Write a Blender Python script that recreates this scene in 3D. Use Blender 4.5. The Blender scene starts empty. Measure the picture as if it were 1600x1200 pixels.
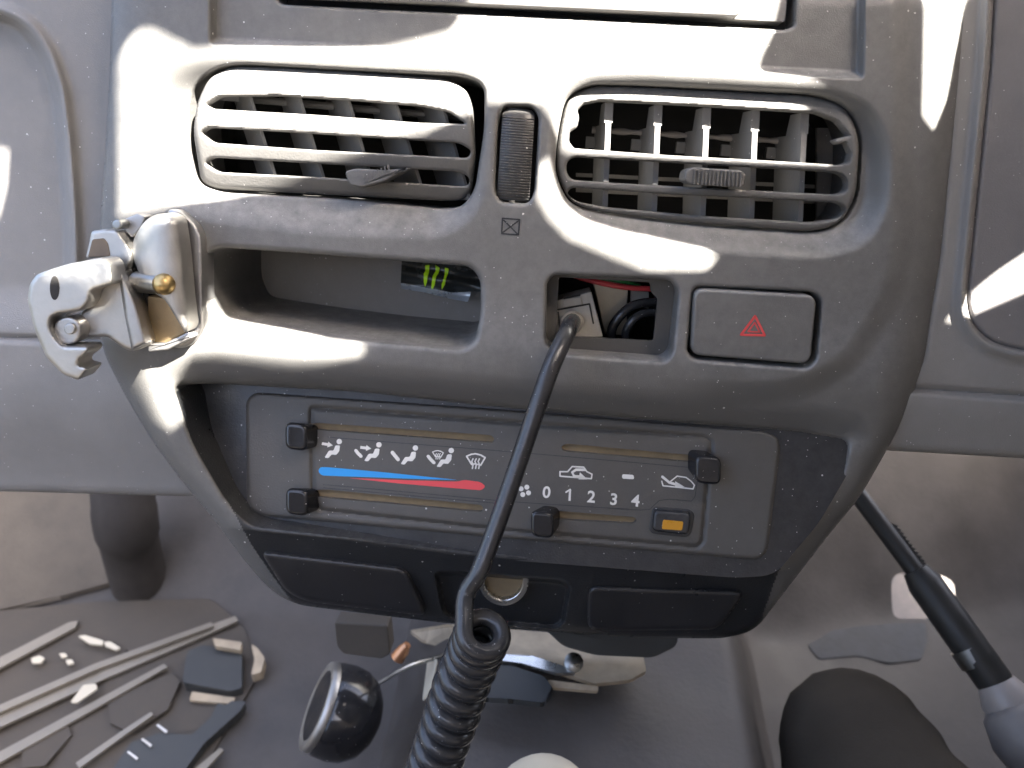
import bpy, bmesh, math, random
import numpy as np
from mathutils import Vector, Matrix
random.seed(7); np.random.seed(7)
SC = bpy.context.scene
COL = SC.collection
# ------------------------------------------------------------------ frames
# fascia frame (u right, v up along the face, w out of the face), metres; camera measured from the photo's vanishing points
FPX = 800/math.tan(math.radians(33.5)); DIST = .423
nn = np.array([-65/FPX, -315/FPX, 1.]); nn /= np.linalg.norm(nn)
_a = math.radians(4.4)
uu = np.array([math.cos(_a), -math.sin(_a), 0.]); uu[2] = -(uu@nn)/nn[2]; uu /= np.linalg.norm(uu)
vv = np.cross(nn, uu)
A = np.array([uu, vv, nn]).T                       # fascia -> camera axes
CAMF = A.T@np.array([0, 0, DIST])
_t = math.radians(20)
WM = np.array([[1, 0, 0], [0, math.sin(_t), math.cos(_t)], [0, -math.cos(_t), math.sin(_t)]])
ORG = np.array([0, 0, .45])
def W(p): return np.asarray(p, float)@WM+ORG        # fascia -> world
def Fw(p): return (np.asarray(p, float)-ORG)@WM.T   # world -> fascia
def ray(px, py):
    px = np.asarray(px, float); py = np.asarray(py, float)
    d = np.stack([(px-800)/FPX, (600-py)/FPX, -np.ones_like(px)], -1)
    return d@A
def F(px, py, w=0):
    """point of the fascia frame at height w (mm) seen at a spot of the photo"""
    d = ray(px, py); s = (np.asarray(w, float)/1000-CAMF[2])/d[..., 2]
    return CAMF+d*s[..., None]
def FD(px, py, dist):
    return CAMF+ray(px, py)*dist
class Plane:
    def __init__(s, vp, p0):
        d = ray(*vp); s.n = -d/np.linalg.norm(d); s.p0 = np.asarray(p0)
        s.u = np.array([1, 0, 0.])-s.n*s.n[0]; s.u /= np.linalg.norm(s.u); s.v = np.cross(s.n, s.u)
    def at(s, px, py, h=0):
        d = ray(px, py); k = ((s.p0-CAMF)@s.n+np.asarray(h, float)/1000)/(d@s.n)
        return CAMF+d*np.asarray(k)[..., None]
class Fascia:
    n = np.array([0, 0, 1.]); u = np.array([1., 0, 0]); v = np.array([0, 1., 0])
    def __init__(s, w0=0): s.w0 = w0
    def at(s, px, py, h=0): return F(px, py, s.w0+np.asarray(h, float))
FP = Fascia()
HP = Plane((930, 560), F(800, 632, -22))            # heater control plate, leaning back
# ------------------------------------------------------------------ camera
cam = bpy.data.cameras.new('camera'); camo = bpy.data.objects.new('camera', cam); COL.objects.link(camo)
camo.name = 'camera'
cam.sensor_width = 36; cam.lens = 18/math.tan(math.radians(33.5)); cam.clip_start = .01; cam.clip_end = 200
R = (A@WM)                                          # rows: camera axes in world
m = Matrix(((R[0][0], R[1][0], R[2][0], 0), (R[0][1], R[1][1], R[2][1], 0), (R[0][2], R[1][2], R[2][2], 0), (0, 0, 0, 1)))
cw = W(CAMF); m.translation = Vector(cw); camo.matrix_world = m
cam.dof.use_dof = True; cam.dof.focus_distance = .415; cam.dof.aperture_fstop = 7.5
SC.camera = camo
# ------------------------------------------------------------------ light
SUNF = np.array([.50, .66, .56]); SUNF /= np.linalg.norm(SUNF)
SUNW = SUNF@WM
elev = math.asin(SUNW[2]); azim = math.atan2(SUNW[0], SUNW[1])
wd = bpy.data.worlds.new('World'); SC.world = wd; wd.use_nodes = True
nt = wd.node_tree; bg = nt.nodes['Background']; sky = nt.nodes.new('ShaderNodeTexSky')
sky.sky_type = 'NISHITA'; sky.sun_disc = False; sky.sun_elevation = elev; sky.sun_rotation = azim
sky.dust_density = 6; sky.air_density = .8; sky.ozone_density = .25
nt.links.new(sky.outputs[0], bg.inputs[0]); bg.inputs[1].default_value = .075
sl = bpy.data.lights.new('sun', 'SUN'); sl.energy = 5; sl.angle = math.radians(.6); sl.color = (1, .955, .88)
so = bpy.data.objects.new('sun', sl); COL.objects.link(so)
so.rotation_euler = Vector(SUNW).to_track_quat('Z', 'Y').to_euler(); so.location = (1, -1, 2)
vs = SC.view_settings
vs.view_transform = 'Standard'; vs.look = 'None'; vs.gamma = 1; vs.use_curve_mapping = False; vs.exposure = 4.0
# ------------------------------------------------------------------ materials
def mat(name, col, rough=.5, metal=0., grain=0., gscale=900, dust=0., dscale=520, mottle=.14, mscale=25, spec=.5, dustcol=(.55, .53, .5), coat=0.):
    m = bpy.data.materials.new(name); m.use_nodes = True
    t = m.node_tree; b = t.nodes['Principled BSDF']; N = t.nodes.new; L = t.links.new
    b.inputs['Roughness'].default_value = rough; b.inputs['Metallic'].default_value = metal
    b.inputs['Specular IOR Level'].default_value = spec; b.inputs['Coat Weight'].default_value = coat
    tc = N('ShaderNodeNewGeometry')
    out = None
    nz = N('ShaderNodeTexNoise'); nz.inputs['Scale'].default_value = mscale; nz.inputs['Detail'].default_value = 8; nz.inputs['Roughness'].default_value = .65
    L(tc.outputs['Position'], nz.inputs['Vector'])
    mx = N('ShaderNodeMix'); mx.data_type = 'RGBA'
    c = np.array(col)
    mx.inputs[6].default_value = (*np.clip(c*(1-mottle*1.6), 0, 1), 1); mx.inputs[7].default_value = (*np.clip(c*(1+mottle*1.6), 0, 1), 1)
    L(nz.outputs['Fac'], mx.inputs[0]); out = mx.outputs[2]
    if dust > 0:
        # settled dust: a film on faces turned upward, plus loose specks
        sx = N('ShaderNodeSeparateXYZ'); L(tc.outputs['Normal'], sx.inputs[0])
        mr = N('ShaderNodeMapRange'); mr.inputs[1].default_value = .15; mr.inputs[2].default_value = .95; mr.inputs[3].default_value = .03; mr.inputs[4].default_value = 1
        L(sx.outputs['Z'], mr.inputs[0])
        n2 = N('ShaderNodeTexNoise'); n2.inputs['Scale'].default_value = 130; n2.inputs['Detail'].default_value = 9; n2.inputs['Roughness'].default_value = .75
        L(tc.outputs['Position'], n2.inputs['Vector'])
        mu = N('ShaderNodeMath'); mu.operation = 'MULTIPLY'; L(mr.outputs[0], mu.inputs[0]); nr_ = N('ShaderNodeMapRange'); nr_.inputs[1].default_value = .2; nr_.inputs[2].default_value = .8; L(n2.outputs['Fac'], nr_.inputs[0]); L(nr_.outputs[0], mu.inputs[1])
        m2 = N('ShaderNodeMath'); m2.operation = 'MULTIPLY'; m2.inputs[1].default_value = min(1, dust*.5); L(mu.outputs[0], m2.inputs[0])
        fx = N('ShaderNodeMix'); fx.data_type = 'RGBA'; fx.inputs[7].default_value = (*dustcol, 1)
        L(m2.outputs[0], fx.inputs[0]); L(out, fx.inputs[6]); out = fx.outputs[2]
        for k, (sc, th) in enumerate(((dscale, .16), (dscale*.38, .115))):
            vo = N('ShaderNodeTexVoronoi'); vo.inputs['Scale'].default_value = sc; vo.inputs['Randomness'].default_value = 1
            L(tc.outputs['Position'], vo.inputs['Vector'])
            sc_ = N('ShaderNodeSeparateColor'); L(vo.outputs['Color'], sc_.inputs[0])
            lt = N('ShaderNodeMath'); lt.operation = 'MULTIPLY'; lt.inputs[1].default_value = th; L(sc_.outputs[0], lt.inputs[0])
            gt = N('ShaderNodeMath'); gt.operation = 'LESS_THAN'; L(vo.outputs['Distance'], gt.inputs[0]); L(lt.outputs[0], gt.inputs[1])
            # only some cells carry a speck, more of them on faces turned up
            ad = N('ShaderNodeMath'); ad.operation = 'MULTIPLY_ADD'; ad.inputs[1].default_value = .55; ad.inputs[2].default_value = .07; L(mu.outputs[0], ad.inputs[0])
            l2 = N('ShaderNodeMath'); l2.operation = 'LESS_THAN'; L(sc_.outputs[1], l2.inputs[0]); L(ad.outputs[0], l2.inputs[1])
            an = N('ShaderNodeMath'); an.operation = 'MULTIPLY'; L(gt.outputs[0], an.inputs[0]); L(l2.outputs[0], an.inputs[1])
            a3 = N('ShaderNodeMath'); a3.operation = 'MULTIPLY'; a3.inputs[1].default_value = .75; L(an.outputs[0], a3.inputs[0])
            dx = N('ShaderNodeMix'); dx.data_type = 'RGBA'; dx.inputs[7].default_value = (.72, .7, .67, 1)
            L(a3.outputs[0], dx.inputs[0]); L(out, dx.inputs[6]); out = dx.outputs[2]
    L(out, b.inputs['Base Color'])
    # uneven gloss
    rr = N('ShaderNodeMapRange'); rr.inputs[1].default_value = .3; rr.inputs[2].default_value = .7
    rr.inputs[3].default_value = max(.05, rough-.11); rr.inputs[4].default_value = min(1, rough+.11)
    L(nz.outputs['Fac'], rr.inputs[0]); L(rr.outputs[0], b.inputs['Roughness'])
    if grain > 0:
        g = N('ShaderNodeTexNoise'); g.inputs['Scale'].default_value = gscale; g.inputs['Detail'].default_value = 3
        L(tc.outputs['Position'], g.inputs['Vector'])
        bp = N('ShaderNodeBump'); bp.inputs['Strength'].default_value = grain; bp.inputs['Distance'].default_value = .0006
        L(g.outputs['Fac'], bp.inputs['Height']); L(bp.outputs['Normal'], b.inputs['Normal'])
    return m
M = {}
M['fascia'] = mat('dark_grey_plastic', (.105, .102, .097), .45, grain=.3, gscale=1900, dust=1.0, mottle=.1, mscale=38)
M['vent'] = mat('vent_plastic', (.085, .082, .078), .5, grain=.3, dust=.7)
M['vane'] = mat('vane_plastic', (.15, .145, .14), .5, grain=.2, dust=.3)
M['black'] = mat('black_plastic', (.014, .014, .016), .35, grain=.15, dust=.12)
M['gloss'] = mat('glossy_black', (.012, .012, .014), .16, dust=.08)
M['lower'] = mat('lower_dark_plastic', (.016, .017, .019), .36, grain=.35, dust=.3)
M['void'] = mat('dark_inside', (.022, .020, .018), .8)
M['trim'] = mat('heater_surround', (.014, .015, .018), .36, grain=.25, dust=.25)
M['plate'] = mat('control_plate', (.075, .069, .062), .5, grain=.3, dust=.12)
M['wheel'] = mat('wheel_rubber', (.05, .048, .046), .45, grain=.2, dust=.3)
M['inset'] = mat('control_inset', (.09, .083, .077), .45, grain=.2, dust=.1)
M['slot'] = mat('dusty_slot', (.17, .125, .07), .85, mottle=.3, mscale=160)
M['white'] = mat('white_print', (.74, .72, .68), .5, mottle=.1, mscale=200)
M['blue'] = mat('blue_print', (.02, .30, .72), .5, mottle=.03)
M['red'] = mat('red_print', (.72, .07, .08), .5, mottle=.03)
M['amber'] = mat('amber_lens', (.55, .25, .015), .3, mottle=.1)
M['hazred'] = mat('red_symbol', (.62, .07, .07), .5, mottle=.05)
M['panel'] = mat('grey_dash_plastic', (.215, .205, .195), .52, grain=.3, gscale=1500, dust=.35, spec=.3)
M['panel2'] = mat('dark_dash_insert', (.17, .16, .158), .55, grain=.35, gscale=1300, dust=.3)
M['alu'] = mat('bare_aluminium', (.44, .425, .40), .5, metal=1, mottle=.2, mscale=70, grain=.25, gscale=300)
M['alum2'] = mat('dull_alloy', (.42, .41, .40), .45, metal=.9, mottle=.15, mscale=60, grain=.2, gscale=400)
M['brass'] = mat('brass', (.48, .34, .15), .4, metal=1, mottle=.12, mscale=90)
M['brassd'] = mat('stained_brass', (.36, .26, .14), .5, metal=.5, mottle=.25, mscale=90, grain=.2)
M['pocket'] = mat('brown_stain', (.16, .12, .085), .6, metal=.3, mottle=.3, mscale=90)
M['cord'] = mat('black_rubber', (.026, .026, .028), .18, grain=.12, gscale=1500, dust=.16, dscale=900)
M['conn'] = mat('grey_connector', (.36, .33, .28), .6, dust=.3, mottle=.2, mscale=120)
M['zinc'] = mat('zinc_box', (.42, .38, .30), .45, metal=.6, mottle=.25, mscale=60)
M['tray'] = mat('tray_liner', (.23, .21, .185), .6, grain=.4, dust=.7)
M['wrapblk'] = mat('black_film', (.022, .024, .022), .22, mottle=.4, mscale=60)
M['wrapsil'] = mat('silver_film', (.5, .55, .6), .3, metal=.5, mottle=.15, mscale=90)
M['green'] = mat('lime_print', (.50, .80, .01), .45, mottle=.05)
M['floor'] = mat('floor_vinyl', (.072, .065, .061), .62, grain=.5, gscale=240, mottle=.5, mscale=13)
M['mat'] = mat('floor_rubber', (.075, .063, .051), .7, grain=.5, gscale=300, mottle=.25, mscale=22)
M['strip'] = mat('metal_strip', (.27, .24, .195), .45, metal=.4, mottle=.15, mscale=40)
M['darkpl'] = mat('charcoal_plastic', (.05, .052, .052), .5, mottle=.2)
M['cloth'] = mat('brown_cloth', (.04, .034, .027), .95, grain=.9, gscale=600, mottle=.3, mscale=18, spec=.15)
M['rust'] = mat('rusty_cream', (.42, .34, .24), .6, mottle=.35, mscale=45)
M['steel'] = mat('shiny_steel', (.62, .62, .6), .3, metal=1, mottle=.1)
M['bolt'] = mat('grey_steel', (.3, .3, .29), .35, metal=1, mottle=.2, mscale=120)
M['rod'] = mat('greasy_rod', (.02, .019, .017), .45, mottle=.3, mscale=60)
M['grip'] = mat('grey_grip', (.26, .23, .21), .42, mottle=.1)
M['grip2'] = mat('worn_grip', (.15, .135, .125), .5, mottle=.25, mscale=50)
M['shadow_form'] = mat('dull_shadow', (.06, .054, .05), .95, mottle=.3, spec=.1)
M['copper'] = mat('copper', (.6, .3, .16), .35, metal=.8)
M['ground'] = mat('pale_gravel', (.075, .066, .06), .9, grain=1, gscale=60, mottle=.5, mscale=110)
M['cream'] = mat('sunlit_pale', (.62, .56, .44), .55, mottle=.06)  # pale tone stands in for sunlight on floor glints, cap and plate side
M['seat'] = mat('seat_cloth', (.20, .17, .135), .9)
M['carpet'] = mat('carpet', (.105, .09, .074), .9, grain=.8, gscale=500, mottle=.35, mscale=20)
M['gobo'] = mat('gobo_sheet', (.3, .29, .28), .8)
M['bluish'] = mat('worn_blue_grey', (.068, .07, .075), .75, mottle=.5, grain=.5, gscale=200, mscale=40)
M['radio'] = mat('radio_blank', (.13, .125, .12), .4, grain=.2, dust=.5)
M['wred'] = mat('red_wire', (.55, .05, .06), .4); M['wgreen'] = mat('green_wire', (.03, .25, .07), .4)
# ------------------------------------------------------------------ objects
def thing(name, label, cat, loc_f=None, group=None, loc_w=None):
    o = bpy.data.objects.new(name, None); COL.objects.link(o)
    o.location = Vector(W(loc_f) if loc_w is None else loc_w); o.empty_display_size = .02
    o['label'] = label; o['category'] = cat
    if group: o['group'] = group
    return o
def wloc(o):
    p = Vector(o.location)
    while o.parent: o = o.parent; p += Vector(o.location)
    return p
def obj(name, verts, faces, m, parent=None, world=False, smooth=40):
    V = np.asarray(verts, float)
    if not world: V = W(V)
    c = (V.min(0)+V.max(0))/2
    if parent is None: c = np.array([c[0], c[1], V[:, 2].min()])
    me = bpy.data.meshes.new(name); me.from_pydata((V-c).tolist(), [], [tuple(int(i) for i in f) for f in faces]); me.update()
    bm = bmesh.new(); bm.from_mesh(me); bmesh.ops.recalc_face_normals(bm, faces=bm.faces); bm.to_mesh(me); bm.free()
    if smooth is not None:
        for p in me.polygons: p.use_smooth = True
        me.set_sharp_from_angle(angle=math.radians(smooth))
    me.materials.append(M[m] if isinstance(m, str) else m)
    o = bpy.data.objects.new(name, me); COL.objects.link(o)
    if parent is None: o.location = c
    else: o.parent = parent; o.location = Vector(c)-wloc(parent)
    return o
def tag(o, label, cat, group=None, kind=None):
    if label: o['label'] = label
    if cat: o['category'] = cat
    if group: o['group'] = group
    if kind: o['kind'] = kind
    return o
class MB:
    """collects pieces of ONE mesh"""
    def __init__(s): s.v = []; s.f = []; s.n = 0
    def add(s, v, f):
        v = np.asarray(v, float); s.v.append(v); s.f += [tuple(i+s.n for i in q) for q in f]; s.n += len(v); return s
    def build(s, name, m, parent=None, world=False, smooth=40):
        return obj(name, np.concatenate(s.v), s.f, m, parent, world, smooth)
def rpoly(pts, r=8, seg=5):
    """polygon with rounded corners"""
    P = [np.array(p, float) for p in pts]; out = []
    for i in range(len(P)):
        a, b, c = P[i-1], P[i], P[(i+1) % len(P)]
        la, lc = np.linalg.norm(a-b), np.linalg.norm(c-b)
        rr = r[i] if isinstance(r, (list, tuple)) else r
        k = min(rr, la*.49, lc*.49)
        if k < .3: out.append(b); continue
        p, q = b+(a-b)/la*k, b+(c-b)/lc*k
        for j in range(seg+1):
            t = j/seg; out.append((1-t)**2*p+2*t*(1-t)*b+t*t*q)
    return np.array(out)
def psdf(P):
    P = np.asarray(P, float)
    def f(x, y):
        d = np.full(x.shape, 1e18); ins = np.zeros(x.shape, bool)
        for i in range(len(P)):
            ax, ay = P[i-1]; bx, by = P[i]; ex, ey = bx-ax, by-ay; L = ex*ex+ey*ey
            if L < 1e-9: continue
            t = np.clip(((x-ax)*ex+(y-ay)*ey)/L, 0, 1)
            d = np.minimum(d, (x-ax-t*ex)**2+(y-ay-t*ey)**2)
            c = ((ay > y) != (by > y))
            if ay != by: ins ^= c & (x < (bx-ax)*(y-ay)/(by-ay)+ax)
        d = np.sqrt(d); return np.where(ins, -d, d)
    return f
def sstep(a, b, x):
    t = np.clip((x-a)/(b-a), 0, 1); return t*t*(3-2*t)
def fillet(d, rp, rmm):
    k = np.clip((rp-d)/rp, 0, 1); return -rmm*(1-np.sqrt(np.maximum(0, 1-k*k)))
def gridplate(box, h, sdf, pos, wall=None, back=None):
    """sheet over a photo-space box; kept where sdf<0, rim snapped to sdf=0. wall(x,y)->depth mm of the rim walls along -w."""
    x0, x1, y0, y1 = box
    nx, ny = int((x1-x0)/h)+1, int((y1-y0)/h)+1
    X, Y = np.meshgrid(np.linspace(x0, x1, nx), np.linspace(y0, y1, ny)); X = X.copy(); Y = Y.copy()
    S = sdf(X, Y)
    for it in range(3):
        nr = np.abs(S) < h*.56 if it == 0 else nr
        xs, ys = X[nr], Y[nr]; e = .3
        gx = (sdf(xs+e, ys)-sdf(xs-e, ys))/(2*e); gy = (sdf(xs, ys+e)-sdf(xs, ys-e))/(2*e); g2 = np.maximum(gx*gx+gy*gy, .3)
        s = S[nr]; X[nr] = xs-s*gx/g2; Y[nr] = ys-s*gy/g2
        S[nr] = sdf(X[nr], Y[nr])
    S[nr] = 0
    keep = S <= 1e-6
    V = pos(X.ravel(), Y.ravel())
    idx = np.arange(nx*ny).reshape(ny, nx)
    a, b, c, d = idx[:-1, :-1].ravel(), idx[:-1, 1:].ravel(), idx[1:, 1:].ravel(), idx[1:, :-1].ravel()
    k = keep.ravel(); q = np.stack([d, c, b, a], 1); kc = k[q]; cnt = kc.sum(1)
    # a cell whose corners are all rim points lies in a hole or in the sheet: ask its centre
    zz = (np.abs(S.ravel())[q] < 1e-9).all(1)
    if zz.any():
        cx, cy = X.ravel()[q[zz]].mean(1), Y.ravel()[q[zz]].mean(1); bad = sdf(cx, cy) > .05
        tmp = cnt[zz]; tmp[bad] = 0; cnt[zz] = tmp
    F4 = [tuple(r) for r in q[cnt == 4]]
    F3 = []
    for r, kk in zip(q[cnt == 3], kc[cnt == 3]):
        t = tuple(r[kk])
        if sdf(np.array([X.ravel()[list(t)].mean()]), np.array([Y.ravel()[list(t)].mean()]))[0] < .05: F3.append(t)
    faces = F4+F3
    used = np.unique(np.array([i for f in faces for i in f])); mp = -np.ones(nx*ny, int); mp[used] = np.arange(len(used))
    V = V[used]; UX, UY = X.ravel()[used], Y.ravel()[used]
    faces = [tuple(mp[i] for i in f) for f in faces]
    if wall is not None:
        ed = {}
        for f in faces:
            for i in range(len(f)):
                e = (f[i-1], f[i])
                if (e[1], e[0]) in ed: del ed[(e[1], e[0])]
                else: ed[e] = 1
        rim = np.unique(np.array([i for e in ed for i in e])); rm = {r: i+len(V) for i, r in enumerate(rim)}
        dep = wall(UX[rim], UY[rim])/1000 if callable(wall) else np.full(len(rim), wall/1000)
        B = V[rim]-np.outer(dep, [0, 0, 1.])
        nV = len(V); V = np.concatenate([V, B])
        wf = [(e[1], e[0], rm[e[0]], rm[e[1]]) for e in ed]
        if back:
            low = V[:nV]-np.array([0, 0, back/1000]); off = len(V); V = np.concatenate([V, low])
            bf = [tuple(i+off for i in reversed(f)) for f in faces]
            inv = {v: k2 for k2, v in rm.items()}
            wf = [tuple((inv[i]+off if i in inv else i) for i in f) for f in wf]
            faces = faces+bf
        faces = faces+wf
    return V, faces
def inset(P, d):
    """move a px polygon inwards by d (keeps the vertex count)"""
    P = np.asarray(P, float); ar = np.sum(P[:, 0]*np.roll(P[:, 1], -1)-np.roll(P[:, 0], -1)*P[:, 1]); s = 1 if ar > 0 else -1
    e = np.roll(P, -1, 0)-P; L = np.linalg.norm(e, axis=1, keepdims=True); L[L < 1e-6] = 1; e /= L
    n = np.stack([-e[:, 1], e[:, 0]], 1)*s
    b = n+np.roll(n, 1, 0); lb = np.linalg.norm(b, axis=1, keepdims=True); lb[lb < 1e-6] = 1; b /= lb
    k = np.clip(np.sum(b*n, 1, keepdims=True), .5, 1)
    return P+b/k*d
def button(P, plane, top, bot, r=0, mb=None, dome=0):
    """slab whose front face shows at px polygon P at height top (mm), sides straight down to bot, rounded front rim r (px)"""
    P = np.asarray(P, float); n = len(P); loops = []
    q = plane.at(P[:, 0], P[:, 1], top)
    loops.append(q-np.outer(np.full(n, (top-bot)/1000), plane.n))
    rmm = r*.35
    if r > 0:
        for t in (0, .2, .4, .6, .8, 1):
            a = t*math.pi/2; I = inset(P, r*(1-math.cos(a)))
            loops.append(plane.at(I[:, 0], I[:, 1], top)-plane.n*(rmm*(1-math.sin(a))/1000))
        if not dome: I = inset(P, r+.9); loops.append(plane.at(I[:, 0], I[:, 1], top))
    else: loops.append(q)
    V = np.concatenate(loops); f = []
    for k in range(len(loops)-1):
        for i in range(n):
            j = (i+1) % n; f.append((k*n+i, k*n+j, (k+1)*n+j, (k+1)*n+i))
    L0 = (len(loops)-1)*n
    if dome:
        V = np.concatenate([V, [V[L0:].mean(0)+plane.n*dome/1000]]); f += [(L0+i, L0+(i+1) % n, len(V)-1) for i in range(n)]
    else:
        e = np.roll(P, -1, 0)-P; cr = e[:, 0]*np.roll(e[:, 1], -1)-e[:, 1]*np.roll(e[:, 0], -1)
        if n > 4 and ((cr > -1e-6).all() or (cr < 1e-6).all()):
            V = np.concatenate([V, [V[L0:].mean(0)]]); f += [(L0+i, L0+(i+1) % n, len(V)-1) for i in range(n)]
        else: f.append(tuple(range(L0, L0+n)))
    f.append(tuple(range(n-1, -1, -1)))
    if mb is not None: mb.add(V, f)
    return V, f
def btn(name, P, plane, top, bot, r, m, parent=None, smooth=40, dome=0):
    V, f = button(P, plane, top, bot, r, dome=dome); return obj(name, V, f, m, parent, smooth=smooth)
def ribbon(pts, wd, plane, h, mb, th=.25, cap=True):
    """flat stroke of width wd px"""
    p = np.array(pts, float); e = np.gradient(p, axis=0); e /= np.maximum(np.linalg.norm(e, axis=1, keepdims=True), 1e-6)
    n = np.stack([-e[:, 1], e[:, 0]], 1)*wd/2
    L = [p[i]+n[i] for i in range(len(p))]; Rr = [p[i]-n[i] for i in range(len(p)-1, -1, -1)]
    if cap:
        def arc(c, n0, s):
            a0 = math.atan2(n0[1], n0[0]); return [c+wd/2*np.array([math.cos(a0+s*t), math.sin(a0+s*t)]) for t in (-.8, -1.57, -2.35)]
        L = L+arc(p[-1], n[-1], 1); Rr = Rr+arc(p[0], -n[0], 1)
    button(np.array(L+Rr), plane, h, h-th, 0, mb)
def tube(path, rad, seg=12, cap=True):
    P = np.asarray(path, float); n = len(P); rad = np.full(n, rad) if np.isscalar(rad) else np.asarray(rad)
    T = np.gradient(P, axis=0); T /= np.maximum(np.linalg.norm(T, axis=1, keepdims=True), 1e-9)
    r0 = np.cross(T[0], [0.3, .2, 1.]); r0 /= np.linalg.norm(r0); V = []
    for i in range(n):
        r0 = r0-T[i]*(r0@T[i]); r0 /= np.linalg.norm(r0); b = np.cross(T[i], r0)
        for k in range(seg):
            a = 2*math.pi*k/seg; V.append(P[i]+rad[i]*(math.cos(a)*r0+math.sin(a)*b))
    f = [(i*seg+k, i*seg+(k+1) % seg, (i+1)*seg+(k+1) % seg, (i+1)*seg+k) for i in range(n-1) for k in range(seg)]
    if cap: f += [tuple(range(seg-1, -1, -1)), tuple(range((n-1)*seg, n*seg))]
    return np.array(V), f
def spline(pts, n=60):
    P = np.asarray(pts, float); P = np.vstack([2*P[0]-P[1], P, 2*P[-1]-P[-2]]); out = []
    m = len(P)-3; 
    for i in range(m):
        for t in np.linspace(0, 1, max(2, n//m), endpoint=(i == m-1)):
            a, b, c, d = P[i:i+4]
            out.append(.5*((2*b)+(-a+c)*t+(2*a-5*b+4*c-d)*t*t+(-a+3*b-3*c+d)*t**3))
    return np.array(out)
def lathe(prof, origin, axis, seg=40):
    """prof: (distance along axis, radius) metres"""
    ax = np.asarray(axis, float); ax /= np.linalg.norm(ax)
    e1 = np.cross(ax, [0.1, 1, .3]); e1 /= np.linalg.norm(e1); e2 = np.cross(ax, e1); V = []; f = []
    for s, r in prof:
        for k in range(seg):
            a = 2*math.pi*k/seg; V.append(np.asarray(origin)+ax*s+max(r, 1e-5)*(math.cos(a)*e1+math.sin(a)*e2))
    for i in range(len(prof)-1):
        for k in range(seg): f.append((i*seg+k, i*seg+(k+1) % seg, (i+1)*seg+(k+1) % seg, (i+1)*seg+k))
    f += [tuple(range(seg-1, -1, -1)), tuple(range((len(prof)-1)*seg, len(prof)*seg))]
    return np.array(V), f
def slab(c4, th):
    """thin plate through 4 corners, thickness th metres"""
    c = np.asarray(c4, float); n = np.cross(c[1]-c[0], c[3]-c[0]); n /= np.linalg.norm(n)
    V = np.concatenate([c+n*th/2, c-n*th/2]); return V, [(0, 1, 2, 3), (7, 6, 5, 4), (0, 4, 5, 1), (1, 5, 6, 2), (2, 6, 7, 3), (3, 7, 4, 0)]
def box_f(px0, px1, py0, py1, plane, top, bot, r=3, rc=6):
    return rpoly([(px0, py0), (px1, py0), (px1, py1), (px0, py1)], rc)
def circ(cx, cy, r, n=28, ry=None):
    a = np.linspace(0, 2*math.pi, n, endpoint=False); return np.stack([cx+r*np.cos(a), cy+(ry or r)*np.sin(a)], 1)
def gplate(name, P, plane, top, th, rp, rmm, m, par, smooth=45, h=2.0):
    P = np.asarray(P); s_ = psdf(P); x0, y0 = P.min(0)-3; x1, y1 = P.max(0)+3
    V, f = gridplate((x0, x1, y0, y1), h, s_, lambda x, y: plane.at(x, y, top+fillet(np.maximum(-s_(x, y), 0), rp, rmm)), th); return obj(name, V, f, m, par, smooth=smooth)
# ================================================================== STRUCTURE: floor, tunnel, toe board
def floorz(x, y):
    x = np.asarray(x, float); y = np.asarray(y, float)
    yy = y-.17-.10*np.clip((x-.2)/.4, 0, 1)
    toe = np.where(yy > 0, np.sqrt(yy*yy+.0016)*.95-.038, 0)*1.0
    toe = np.maximum(toe, 0)
    wall = np.maximum(0, (y-.44))*4
    c = .078; tun = .15*(1-sstep(.105, .185, np.abs(x-c)))+.02*np.cos(np.clip((x-c)/.12, -1.5, 1.5))*(np.abs(x-c) < .18)
    return np.maximum(np.maximum(toe+wall, 0), tun+.25*toe)+.0025*np.sin(x*37+y*11)*np.sin(y*29)
def hit(px, py, dz=0):
    c = W(CAMF); d = ray(px, py)@WM; s = .3
    while s < 2.5:
        p = c+d*s
        if p[2] < floorz(p[0], p[1])+dz: break
        s += .002
    return c+d*s
def structure(name, V, f, m, world=True):
    o = obj(name, V, f, m, None, world); o['kind'] = 'structure'; return o
hole = [hit(*p) for p in ((1392, 899), (1468, 899), (1492, 912), (1494, 968), (1395, 968))]
hsd = psdf(rpoly([(p[0]*1000, p[1]*1000) for p in hole], 10))
def fpos(x, y): return Fw(np.stack([x/1000, y/1000, floorz(x/1000, y/1000)], -1))
V, f = gridplate((-950, 730, -420, 560), 7, lambda x, y: -hsd(x, y), fpos)
structure('floor', W(V), f, 'floor')
structure('ground', [(.5, .3, -.3), (1.4, .3, -.3), (1.4, 1.5, -.3), (.5, 1.5, -.3)], [(0, 1, 2, 3)], 'ground')
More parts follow.
